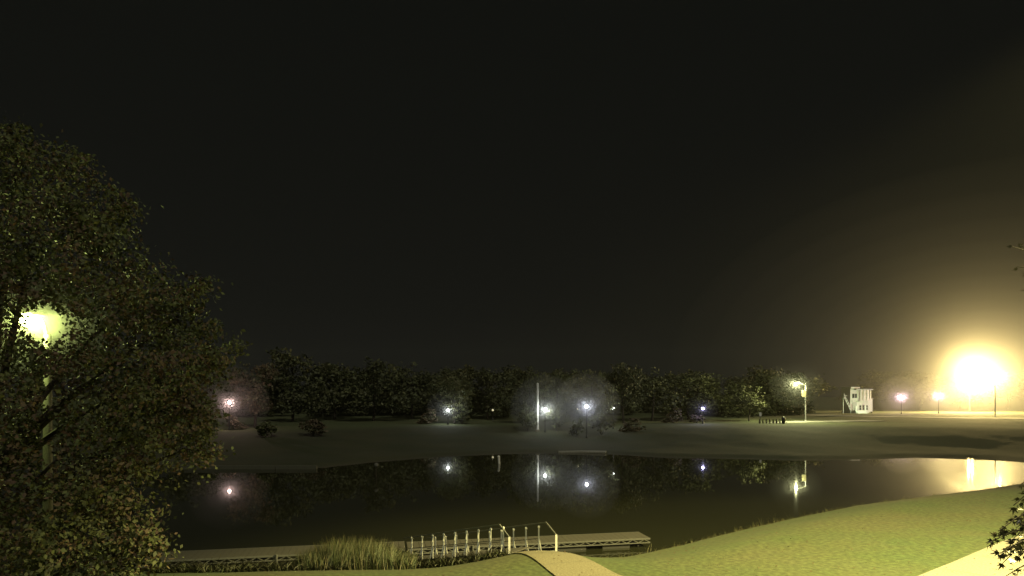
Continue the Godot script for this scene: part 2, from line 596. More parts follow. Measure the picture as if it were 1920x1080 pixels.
func build_lamps() -> void:
	var white := Color(0.97, 1.0, 0.97)
	var blue := Color(0.9, 0.92, 1.0)
	var pink := Color(1.0, 0.82, 0.92)
	var yellow := Color(1.0, 0.875, 0.56)
	var green := Color(0.93, 1.0, 0.55)
	# [label, px, py, depth, colour, energy, glow, haze radius, haze density]
	var posts := [
		["pinkish lamp standing among the shrubs right of the big tree on the left", 430, 755, 100.0, Color(1.0, 0.84, 0.8), 16.0, 40.0, 6.0, 0.006],
		["small white lamp alone on the far bank in the middle of the view", 840, 769, 118.5, white, 10.0, 40.0, 4.0, 0.005],
		["bright white lamp beside the white post", 1022, 768, 109.0, white, 10.0, 60.0, 6.0, 0.012],
		["bluish white lamp with a wide halo, right of the white post", 1100, 762, 103.0, blue, 8.0, 60.0, 5.5, 0.0125],
		["faint dot of a lamp just left of the bluish haloed lamp", 1084, 767, 122.0, Color(1.0, 0.95, 0.75), 3.0, 8.0, 0.0, 0.0],
		["small white lamp right of the bluish haloed lamp", 1150, 766, 112.0, white, 10.0, 16.0, 0.0, 0.0],
		["violet white lamp left of the yellow lit tree", 1318, 766, 121.0, Color(0.78, 0.76, 1.0), 12.0, 30.0, 3.0, 0.002],
		["very faint lamp between the middle white lamp and the white post", 924, 769, 135.0, Color(1.0, 0.95, 0.75), 0.6, 0.6, 0.0, 0.0],
		["pink lamp just right of the white house", 1690, 745, 176.0, pink, 40.0, 90.0, 6.0, 0.009],
		["pink lamp half way between the white house and the floodlight", 1760, 742, 182.0, pink, 40.0, 90.0, 6.0, 0.009],
	]
	for p in posts:
		var top := place(p[1], p[2], p[3])
		var foot := on_ground(p[1], p[3])
		var r: float = 0.22 if p[3] > 90.0 else 0.18
		post_lamp(p[0], foot, top.y - foot.y, p[4], p[5], p[6], r)
		if p[7] > 0.0:
			var k: float = p[8]
			bloom("added haze round the " + str(p[0]).get_slice(" ", 0) + " " + str(p[0]).get_slice(" ", 1) + " lamp", top, p[7], [[1.0, k], [0.6, k], [0.3, 4.0 * k], [0.15, 8.0 * k]])
	# cobra head lamp with the banner
	var foot := on_ground(1510.5, 128.0)
	var top := place(1511, 719, 128.0)
	arm_lamp("street_lamp", "tall street lamp with an arm and a banner above the paved pad", foot, top.y - foot.y, Vector3(-2.0, 0.05, 0.2), Color(1.0, 1.0, 0.72), 330.0, 45.0, M.galvanised, 0.22)
	bloom("added haze under the street lamp's head", place(1492, 719, 128), 5.0, [[1.0, 0.001], [0.5, 0.0015], [0.25, 0.003]])
	var bn := thing("banner", "yellowish banner hanging on the tall street lamp's pole", "banner", place(1507.5, 738, 127.9))
	var st := tool()
	box(st, Vector3.ZERO, Vector3(0.8, 1.25, 0.03))
	part("cloth", st, M.banner_cloth, bn)
	for y in [-0.65, 0.65]:
		st = tool()
		tube(st, Vector3(-0.42, y, 0), Vector3(0.45, y, 0), 0.025, 0.025, 6)
		part("bracket", st, M.galvanised, bn)
	# floodlight mast
	foot = on_ground(1818, 196.0)
	top = place(1818, 703, 196.0)
	var mast := thing("floodlight_mast", "tall mast with the blinding floodlight at the right of the view", "floodlight", foot)
	var h := top.y - foot.y
	st = tool()
	tube(st, Vector3(0, -0.3, 0), Vector3(0, h + 0.3, 0), 0.2, 0.11, 12)
	part("pole", st, M.galvanised, mast)
	st = tool()
	bar(st, Vector3(-1.0, h - 0.35, 0.0), Vector3(1.0, h - 0.35, 0.0), 0.1, 0.1)
	part("crossarm", st, M.galvanised, mast)
	for s in [-1, 1]:
		st = tool()
		box(st, Vector3(s * 0.55, h, 0.12), Vector3(0.62, 0.46, 0.1), Basis(Vector3.RIGHT, 0.2))
		part("lamp_housing", st, M.dark_metal, mast)
		st = tool()
		ball(st, Vector3(s * 0.55, h - 0.02, 0.32), Vector3(0.24, 0.2, 0.1))
		part("lens_bulb", st, glow("flood_glow", yellow, 60.0), mast)
		lamp_light(mast, Vector3(s * 0.55, h - 0.02, 0.32), yellow, 4000.0, 0.1)
	var shells := []
	var cum := 0.0
	for i in 17:
		var share := pow(0.87, i)
		var dense := 0.0009 * pow(share, -1.05) - 0.00075
		shells.append([share, dense - cum])
		cum = dense
	bloom("wide added haze glowing round the floodlight", top, 90.0, shells, 0.66)
	# second lamp of the far road
	foot = on_ground(1866, 150.0)
	top = place(1868, 705, 150.0)
	arm_lamp("street_lamp", "thin street lamp on the far road just right of the floodlight", foot, top.y - foot.y, Vector3(0.7, 0.05, 0.5), yellow, 420.0, 60.0, M.galvanised, 0.22)
	bloom("added haze round the thin street lamp beside the floodlight", top, 16.0, [[1.0, 0.0006], [0.7, 0.0006], [0.45, 0.0012], [0.25, 0.003], [0.13, 0.005]])
	# lamp behind the tree on the left
	foot = on_ground(89.5, 16.0)
	top = place(86, 605, 16.0)
	arm_lamp("street_lamp", "yellow green street lamp shining through the big tree on the left", foot, top.y - foot.y, Vector3(-0.2, 0.05, 0.45), green, 34.0, 30.0, M.weathered_white, 0.2)
	bloom("added haze round the lamp in the big tree", top, 1.5, [[1.0, 0.006], [0.7, 0.010], [0.45, 0.026], [0.28, 0.06]])
	# unseen lamp out of view on the right, placed to light the near lawn
	foot = Vector3(18.8, height(18.8, 14.0), -14.0)
	arm_lamp("street_lamp", "unseen tall street lamp outside the right edge of the view, lighting the near lawn", foot, 17.3, Vector3(-0.7, 0.05, -0.5), Color(1.0, 0.93, 0.59), 2650.0, 60.0, M.galvanised, 0.2, 63.0, Vector3(-0.02, -1.0, -0.05))

# ------------------------------------------------------------------ docks and gangway
func dock(label: String, a: Vector2, b: Vector2, width: float, top: float, posts: Array) -> void:
	# a, b: ends of the front edge as (x, depth)
	var o := thing("floating_dock", label, "dock", Vector3(a.x, 0, -a.y), "docks along the near bank")
	var dir := Vector3(b.x - a.x, 0, -(b.y - a.y))
	var l := dir.length()
	dir /= l
	var back := Vector3(dir.z, 0, -dir.x)     # away from the camera
	var bs := Basis(dir, Vector3.UP, -back)
	var st := tool()
	var n := int(l / 0.3)
	for i in n:
		var c := dir * (i + 0.5) * l / n + back * width * 0.5 + Vector3.UP * (top - 0.02 + rng.randf_range(-0.003, 0.003))
		box(st, c, Vector3(l / n - 0.015, 0.04, width - 0.12), bs)
	part("deck", st, M.deck_wood, o)
	for s in [0.0, 1.0]:
		st = tool()
		box(st, dir * l * 0.5 + back * (0.03 + s * (width - 0.06)) + Vector3.UP * (top - 0.04), Vector3(l, 0.08, 0.055), bs)
		part("edge_beam", st, M.weathered_white, o)
		st = tool()
		box(st, dir * l * 0.5 + back * (0.04 + s * (width - 0.08)) + Vector3.UP * (top - 0.25), Vector3(l, 0.045, 0.05), bs)
		part("lower_chord", st, M.weathered_white, o)
		st = tool()
		var m := int(l / 0.32)
		for i in m:
			var p: Vector3 = dir * l * i / m + back * (0.045 + s * (width - 0.09))
			var q: Vector3 = dir * l * (i + 1) / m + back * (0.045 + s * (width - 0.09))
			var lo := Vector3.UP * (top - 0.235)
			var hi := Vector3.UP * (top - 0.075)
			if i % 2:
				bar(st, p + lo, q + hi, 0.03, 0.035)
			else:
				bar(st, p + hi, q + lo, 0.03, 0.035)
		part("truss_web", st, M.weathered_white, o)
	for k in int(l / 2.4):
		st = tool()
		box(st, dir * (k * 2.4 + 1.2) + back * width * 0.5 + Vector3.UP * (top - 0.38), Vector3(1.5, 0.5, width - 0.3), bs)
		part("float", st, M.float_plastic, o)
	for u in posts:
		st = tool()
		tube(st, dir * u + back * -0.07 + Vector3.UP * -0.8, dir * u + back * -0.07 + Vector3.UP * (top + 0.06), 0.06, 0.06, 10)
		part("mooring_post", st, M.weathered_white, o)

func build_docks() -> void:
	dock("long floating dock left of the gangway, lattice along its edge", Vector2(-19.0, 28.5), Vector2(-5.2, 31.25), 1.8, 0.5, [1.0, 8.1])
	dock("floating dock right of the gangway, lattice along its edge", Vector2(-5.1, 31.27), Vector2(7.3, 33.75), 1.6, 0.5, [3.2])

func build_gangway() -> void:
	var u := Vector3(-0.795, -0.21, -0.606)       # down and away from the landing
	var left := Vector3(-0.106, 1.74, -25.46)
	var right := Vector3(1.79, 1.74, -25.9)
	var o := thing("gangway", "pale metal gangway with railings sloping from the path to the dock", "gangway", Vector3(0.8, 1.74, -25.6))
	var base := o.position
	var across := (right + u * 1.24 - left)
	across.y = 0.0
	var w := across.length()
	across /= w
	var st := tool()
	var ln := 7.6
	for i in 27:   # deck boards
		var c := left + across * w * 0.5 + u * (i + 0.5) * ln / 27.0 - Vector3.UP * 0.03 - base
		box(st, c, Vector3(w - 0.16, 0.04, ln / 27.0 - 0.015), Basis(across, across.cross(u).normalized() * -1.0, u.normalized()))
	part("deck", st, M.deck_wood, o)
	st = tool()   # skewed plate between landing and deck
	var dn := Vector3.DOWN * 0.05
	var r2 := right + u * 1.24
	for tri in [[left, right, r2]]:
		for v in [tri[0], tri[1], tri[2]]:
			st.add_vertex(v - base)
	quad(st, left - base, right - base, right - base + dn, left - base + dn)
	part("hinge_plate", st, M.galvanised, o)
	for s in [0, 1]:
		var foot: Vector3 = left if s == 0 else right
		var length := 6.05 if s == 0 else 7.3
		var first := 0.30 if s == 0 else 0.86
		var rail_h := 1.05
		st = tool()
		bar(st, foot - base + Vector3.DOWN * 0.06, foot + u * (length + 1.5) - base + Vector3.DOWN * 0.06, 0.06, 0.16)
		part("bottom_chord", st, M.dull_metal, o)
		# short landing post and the sloping end of the hand rail
		st = tool()
		box(st, foot + Vector3.UP * 0.31 - base, Vector3(0.085, 0.66, 0.085))
		part("landing_post", st, M.white_paint, o)
		st = tool()
		var knee := foot + u * 0.5 + Vector3.UP * (rail_h + 0.13)
		bar(st, foot + Vector3.UP * 0.62 - base, knee - base, 0.05, 0.05)
		bar(st, knee - base, foot + u * length + Vector3.UP * rail_h - base, 0.045, 0.045)
		part("top_rail", st, M.dull_metal, o)
		st = tool()
		bar(st, foot + u * first + Vector3.UP * 0.55 - base, foot + u * length + Vector3.UP * 0.55 - base, 0.03, 0.03)
		part("middle_rail", st, M.dull_metal, o)
		var p := first
		while p < length + 0.05:
			var f := foot + u * p - base
			st = tool()
			box(st, f + Vector3.UP * (rail_h * 0.5 - 0.02), Vector3(0.055, rail_h + 0.02, 0.055))
			ball(st, f + Vector3.UP * (rail_h - 0.03), Vector3(0.05, 0.07, 0.05), 6, 8)
			bar(st, f + Vector3.UP * 0.62, f + (across if s == 1 else -across) * 0.20 + Vector3.DOWN * 0.05, 0.035, 0.035)
			part("rail_post", st, M.rail_white, o)
			p += 0.655

# ------------------------------------------------------------------ trees
func build_left_tree() -> void:
	var foot := Vector3(-10.2, height(-10.2, 12.2), -12.2)
	var t := thing("tree", "big leafy tree filling the left edge of the view", "tree", foot)
	var spots := [[30, 320, 13.0, 75, 1.0], [75, 420, 12.6, 130, 1.6], [165, 405, 13.0, 75, 0.8], [205, 450, 13.0, 55, 0.5], [100, 560, 12.0, 175, 2.6], [245, 560, 13.0, 85, 1.0], [335, 600, 13.4, 60, 0.7],
		[190, 700, 12.0, 190, 3.0], [325, 700, 13.0, 80, 1.1], [398, 682, 13.5, 32, 0.3], [120, 850, 11.6, 210, 3.0], [268, 805, 12.4, 100, 1.3], [358, 775, 13.0, 48, 0.7], [362, 838, 13.0, 40, 0.4], [198, 930, 11.6, 72, 0.9],
		[232, 1030, 11.0, 70, 0.95], [120, 1040, 11.0, 150, 2.2], [0, 700, 12.0, 190, 2.2], [0, 940, 11.0, 180, 2.2], [-60, 480, 12.4, 170, 1.6],
		[8, 268, 13.0, 40, 0.4], [138, 305, 13.0, 26, 0.2], [236, 388, 13.2, 20, 0.14], [372, 545, 13.4, 26, 0.2], [436, 652, 13.5, 13, 0.08], [285, 1015, 11.0, 28, 0.22], [392, 615, 13.4, 18, 0.12]]
	var lobes := []
	for s in spots:
		var d: float = s[2]
		var r: float = s[3] / FOCAL * d
		lobes.append([place(s[0], s[1], d) - foot, Vector3(r, r, r * 1.1), s[4]])
	var eye := Vector3(0, EYE, 0) - foot
	var gaps := []
	# openings in the leaves: [px, py, radius in pixels]
	for g in [[85, 605, 34], [430, 755, 16], [92, 714, 10], [94, 740, 10], [92, 756, 8], [90, 795, 12], [89, 812, 13], [87, 845, 11], [91, 862, 9], [88, 880, 10], [90, 948, 11], [50, 885, 4], [160, 790, 3]]:
		gaps.append([eye, place(g[0], g[1], 16.0) - foot, g[2] / FOCAL * 16.0])
	var tones := [Color(0.060, 0.072, 0.022), Color(0.052, 0.066, 0.020), Color(0.070, 0.078, 0.026), Color(0.060, 0.068, 0.026), Color(0.085, 0.062, 0.032), Color(0.07, 0.045, 0.028)]
	var st := tool()
	branch(st, Vector3.DOWN * 0.2, Vector3(0.2, 4.2, 0.1), 0.26, 0.18, Vector3(0.1, 0, 0.05))
	part("trunk", st, M.bark, t)
	for i in [0, 1, 5, 6, 7, 8, 10, 12, 13, 15, 16, 17]:
		st = tool()
		var tip: Vector3 = lobes[i][0]
		var low := Vector3(0.2, clampf(tip.y - 2.2, 1.4, 4.2), 0.1)
		branch(st, low, tip, 0.09, 0.02, Vector3.UP * 0.25)
		part("limb", st, M.bark, t)
	var cr := mesh_part("foliage", crown(lobes, 2500, 20, 0.30, 0.092, tones, gaps), M.leaf_near, t)
	cr.set_meta("kind", "stuff")

func lobed_leaf() -> ArrayMesh:
	# five pointed lobes round a short stalk, unit length along +y, slightly cupped
	var st := tool()
	var tips := [[0.0, 1.0], [0.62, 0.78], [1.25, 0.62], [-1.25, 0.62], [-0.62, 0.78]]
	var order := [-1.25, -0.62, 0.0, 0.62, 1.25]
	var rim: Array[Vector3] = []
	for i in order.size():
		var a: float = order[i]
		var r := 1.0
		for tp in tips:
			if is_equal_approx(tp[0], a):
				r = tp[1]
		for k in [[-0.17, 0.55], [0.0, 1.0], [0.17, 0.55]]:
			var aa: float = a + k[0]
			var rr: float = r * k[1]
			rim.append(Vector3(sin(aa) * rr * 0.8, cos(aa) * rr * 0.9, 0.12 * absf(sin(aa)) * rr))
		if i < 4:
			var am := a + 0.31
			rim.append(Vector3(sin(am) * 0.3, cos(am) * 0.34, 0.02))
	st.set_smooth_group(0)
	for i in rim.size() - 1:
		for v in [Vector3(0, -0.05, 0), rim[i], rim[i + 1]]:
			st.add_vertex(v)
	for v in [Vector3(-0.012, 0, 0), Vector3(0.012, 0, 0), Vector3(0.0, -0.35, -0.03)]:
		st.add_vertex(v)
	st.generate_normals()
	return st.commit()

func build_right_tree() -> void:
	var foot := Vector3(10.6, height(10.6, 7.2), -7.2)
	var t := thing("tree", "near tree whose leafy twigs enter at the right edge of the view", "tree", foot)
	var st := tool()
	branch(st, Vector3.DOWN * 0.2, Vector3(-0.2, 5.4, 0.2), 0.2, 0.13, Vector3(0.1, 0, 0), 8)
	part("trunk", st, M.bark, t)
	var d := 6.2
	var lm := lobed_leaf()
	var mats := []
	for c in [Color(0.034, 0.040, 0.013), Color(0.042, 0.043, 0.015), Color(0.036, 0.034, 0.014), Color(0.05, 0.04, 0.018)]:
		var m := surf("leaf_tone", (c as Color).linear_to_srgb(), 0.38)
		m.cull_mode = BaseMaterial3D.CULL_DISABLED
		m.backlight_enabled = true
		m.backlight = Color(0.08, 0.08, 0.08)
		mats.append(m)
	# twigs: [start px, py, end px, py, leaves]
	var twigs := [[2010, 940, 1872, 996, 26], [2010, 985, 1850, 1020, 34], [2010, 975, 1880, 1056, 28], [2000, 1010, 1874, 1038, 30], [2010, 1050, 1886, 1080, 16], [2020, 890, 1900, 948, 20], [2020, 900, 1908, 972, 22], [2000, 960, 1900, 1010, 34], [2000, 1000, 1893, 1028, 34],
		[2000, 990, 1905, 1050, 26], [2000, 965, 1905, 990, 22], [2020, 870, 1912, 910, 10], [2020, 540, 1896, 462, 12], [2030, 560, 1908, 500, 10], [2030, 580, 1914, 545, 6]]
	for tw in twigs:
		var dd := d + rng.randf_range(-0.35, 0.35)
		var a := place(tw[0], tw[1], dd + 0.3) - foot
		var b := place(tw[2], tw[3], dd) - foot
		st = tool()
		var bend := Vector3.UP * 0.08
		branch(st, a, b, 0.014, 0.003, bend, 6)
		var rootp := Vector3(-0.2, 5.0 if tw[1] < 700 else 4.0, 0.2)
		branch(st, rootp, a, 0.03, 0.014, Vector3.UP * 0.15, 5)
		part("twig", st, M.bark, t)
		for i in tw[4]:
			var u := clampf(float(i + 0.5) / tw[4] + rng.randf_range(-0.02, 0.02), 0.0, 1.0)
			u = pow(u, 0.7)
			var p := a.lerp(b, u) + bend * sin(u * PI)
			var s := rng.randf_range(0.06, 0.095)
			var out := (random_dir() + Vector3.DOWN * 0.5 + (b - a).normalized() * 0.5).normalized()
			var fc := (random_dir() + Vector3(0, 0.6, 0.5)).normalized()
			var x := out.cross(fc).normalized()
			var lf := mesh_part("leaf", lm, mats[rng.randi() % mats.size()], t)
			lf.transform = Transform3D(Basis(x, out, x.cross(out)) * Basis.from_scale(Vector3.ONE * s), p + out * s * 0.35)
	# the rest of the crown, outside the frame
	var lobes := []
	for k in [[-1.0, 6.4, 0.2, 2.0], [0.8, 7.2, -0.6, 2.2], [0.6, 5.4, 1.4, 2.0], [1.2, 5.6, -1.6, 2.0], [-0.2, 8.2, 0.4, 1.6]]:
		lobes.append([Vector3(k[0] + 1.6, k[1], k[2]), Vector3.ONE * float(k[3]), 1.0])
	var cr := mesh_part("foliage", crown(lobes, 420, 14, 0.4, 0.11, [Color(0.06, 0.07, 0.022), Color(0.075, 0.07, 0.026)]), M.leaf_near, t)
	cr.set_meta("kind", "stuff")

func far_crown(k: int, tones: Array, n: int, leaf_size: float) -> ArrayMesh:
	# unit crown: about 1 high and 1 wide, centred on its middle
	var lobes := []
	rng.seed = 900 + k
	lobes.append([Vector3(0, 0, 0), Vector3(0.34, 0.38, 0.34), 2.0])
	for i in 7:
		var a := TAU * i / 7.0 + rng.randf_range(-0.3, 0.3)
		var y := rng.randf_range(-0.32, 0.3)
		var q := rng.randf_range(0.2, 0.34) * (1.0 - maxf(y, 0.0))
		var r := rng.randf_range(0.14, 0.24)
		lobes.append([Vector3(cos(a) * q, y, sin(a) * q), Vector3(r, r * 0.85, r), 0.9])
	return crown(lobes, n, 12, 0.07, leaf_size, tones)

func build_far_trees() -> void:
	var greens := [Color(0.05, 0.058, 0.022), Color(0.062, 0.066, 0.026), Color(0.045, 0.05, 0.02)]
	var pales := [Color(0.085, 0.095, 0.035), Color(0.10, 0.10, 0.045), Color(0.075, 0.085, 0.03)]
	var browns := [Color(0.08, 0.06, 0.035), Color(0.065, 0.06, 0.028), Color(0.09, 0.065, 0.04)]
	var kinds := []
	for k in 4:
		kinds.append(far_crown(k, greens, 240, 0.05))
	for k in 2:
		kinds.append(far_crown(10 + k, pales, 260, 0.05))
	for k in 2:
		kinds.append(far_crown(20 + k, browns, 220, 0.05))
	var shrubs := []
	for k in 2:
		shrubs.append(far_crown(30 + k, pales, 110, 0.09))
	for k in 2:
		shrubs.append(far_crown(40 + k, browns, 110, 0.09))
	rng.seed = 77
	# [label, px, top py, depth, crown width m, kind, crown starts this share of the height up]
	var trees := [
		["dark tree behind the big tree on the left, farthest left of the far row", 360, 690, 118.0, 14.5, 0, 0.08],
		["brownish tree rising behind the pinkish lamp", 478, 668, 108.0, 9.0, 6, 0.18],
		["tall dark tree right of the pinkish lamp", 548, 650, 128.0, 14.3, 1, 0.08],
		["dark tree, second to the right of the pinkish lamp", 628, 672, 138.0, 14.3, 2, 0.08],
		["dark tree half way between the pinkish lamp and the middle white lamp", 700, 658, 132.0, 15.6, 3, 0.08],
		["dark tree standing just left of the middle white lamp", 772, 672, 142.0, 14.5, 0, 0.08],
		["pale lit tree behind the small white lamp in the middle", 852, 700, 122.0, 8.0, 4, 0.12],
		["dark tree above the very faint lamp dot", 915, 688, 142.0, 14.3, 1, 0.08],
		["tall tree rising behind the white post", 990, 676, 124.0, 10.0, 3, 0.15],
		["lit tree behind the bright white lamp", 1048, 690, 116.0, 8.5, 4, 0.08],
		["tree lit from below behind the bluish haloed lamp", 1112, 682, 113.0, 10.0, 5, 0.1],
		["dark tree behind the small white lamp right of the bluish one", 1170, 676, 124.0, 10.0, 2, 0.12],
		["dark tree above the tip of the lit far lawn", 1222, 682, 134.0, 13.7, 0, 0.08],
		["dark tree behind the violet white lamp", 1290, 694, 140.0, 14.3, 1, 0.08],
		["dark tree between the violet white lamp and the yellow lit tree", 1346, 694, 162.0, 14.3, 3, 0.08],
		["small yellow green tree brightly lit on its right side", 1404, 716, 131.5, 8.2, 5, 0.25],
		["dark tree behind the tall street lamp with the banner", 1470, 692, 178.0, 15.6, 2, 0.08],
		["dark tree just left of the white house", 1508, 694, 205.0, 19.5, 0, 0.08],
		["dim tree rising behind the white house", 1640, 690, 232.0, 20.8, 1, 0.08],
		["dim tree in the haze behind the two pink lamps", 1725, 690, 240.0, 22.1, 2, 0.08],
		["dim tree in the haze behind the floodlight", 1800, 694, 246.0, 22.1, 3, 0.08],
		["dim tree in the haze at the far right edge", 1890, 690, 240.0, 22.1, 0, 0.08],
	]
	for e in trees:
		var foot := on_ground(e[1], e[3])
		var h := place(e[1], e[2], e[3]).y - foot.y
		var t := thing("tree", e[0], "tree", foot, "trees of the far bank")
		var low: float = h * e[6]
		var st := tool()
		branch(st, Vector3.DOWN * 0.3, Vector3(rng.randf_range(-0.3, 0.3), h * 0.7, 0), h * 0.022, h * 0.008, Vector3(rng.randf_range(-0.3, 0.3), 0, 0))
		for i in 4:
			var a := rng.randf() * TAU
			branch(st, Vector3(0, h * (0.25 + 0.1 * i), 0), Vector3(cos(a) * e[4] * 0.3, h * (0.42 + 0.11 * i), sin(a) * e[4] * 0.3), h * 0.009, h * 0.003, Vector3.ZERO, 3)
		part("trunk", st, M.bark, t)
		var c := mesh_part("crown", kinds[e[5]], M.leaf_far, t)
		c.set_meta("kind", "stuff")
		c.position = Vector3(0, (low + h) * 0.5, 0)
		c.rotation.y = rng.randf() * TAU
		c.scale = Vector3(e[4], h - low, e[4]) * 1.06
	# the woods behind: one dark mass, nothing in it can be told apart
	var mm := MultiMesh.new()
	mm.transform_format = MultiMesh.TRANSFORM_3D
	mm.mesh = kinds[1]
	mm.instance_count = 130
	for i in 130:
		var d := rng.randf_range(150.0, 215.0)
		var px := rng.randf_range(240.0, 1490.0)
		var at := on_ground(px, d)
		var hh := rng.randf_range(0.6, 1.0) * (d * 0.075)
		var under := i % 2 == 0
		if under:
			hh *= 0.45
		var ww := rng.randf_range(12.0, 19.0)
		mm.set_instance_transform(i, Transform3D(Basis(Vector3.UP, rng.randf() * TAU) * Basis.from_scale(Vector3(ww, hh * 1.15, ww)), at + Vector3.UP * hh * 0.5))
	var woods := MultiMeshInstance3D.new()
	woods.name = "woods"
	woods.multimesh = mm
	woods.material_override = M.leaf_far
	add_child(woods, true)
	tag(woods, "dark woods in the distance behind the far bank", "woods", "", "stuff")
	# [label, px, top py, depth, width, kind]
	var bushes := [
		["rounded pale bush hugging the left side of the white post", 990, 752, 110.5, 4.2, 0],
		["pale bush below the bright white lamp, right of the white post", 1044, 762, 111.0, 4.4, 1],
		["low bush below the bluish haloed lamp", 1082, 782, 105.0, 3.0, 0],
		["wide bush right below the bluish haloed lamp", 1128, 772, 106.0, 5.0, 1],
		["brownish bush left of the small white lamp in the middle", 802, 764, 120.0, 4.4, 2],
		["low pale bush at the foot of the small white lamp in the middle", 866, 772, 120.5, 4.2, 0],
		["brownish bush left of the violet white lamp", 1262, 762, 124.0, 4.6, 2],
		["bush right under the violet white lamp", 1305, 774, 123.0, 4.0, 3],
		["low olive bush right of the pinkish lamp", 500, 786, 92.0, 3.6, 0],
		["reddish bush farther right of the pinkish lamp", 588, 780, 95.0, 4.4, 3],
		["olive bush under the pinkish lamp", 440, 776, 101.5, 4.4, 2],
		["lit bush left of the pinkish lamp beside the big tree", 385, 785, 94.0, 5.0, 0],
		["dim bush on the tip of the far bank right of the small white lamp", 1185, 782, 108.0, 4.5, 2],
	]
	for e in bushes:
		var foot := on_ground(e[1], e[3])
		var h := place(e[1], e[2], e[3]).y - foot.y
		var t := thing("bush", e[0], "bush", foot, "bushes of the far bank")
		var c := mesh_part("foliage", shrubs[e[5]], M.leaf_far, t)
		c.set_meta("kind", "stuff")
		c.position = Vector3(0, h * 0.47, 0)
		c.rotation.y = rng.randf() * TAU
		c.scale = Vector3(e[4], h * 1.1, e[4])
		var st := tool()
		for i in 4:
			branch(st, Vector3.DOWN * 0.1, Vector3(rng.randf_range(-0.25, 0.25) * e[4], h * 0.6, rng.randf_range(-0.25, 0.25) * e[4]), 0.05, 0.02, Vector3.ZERO, 3)
		part("stems", st, M.bark, t)

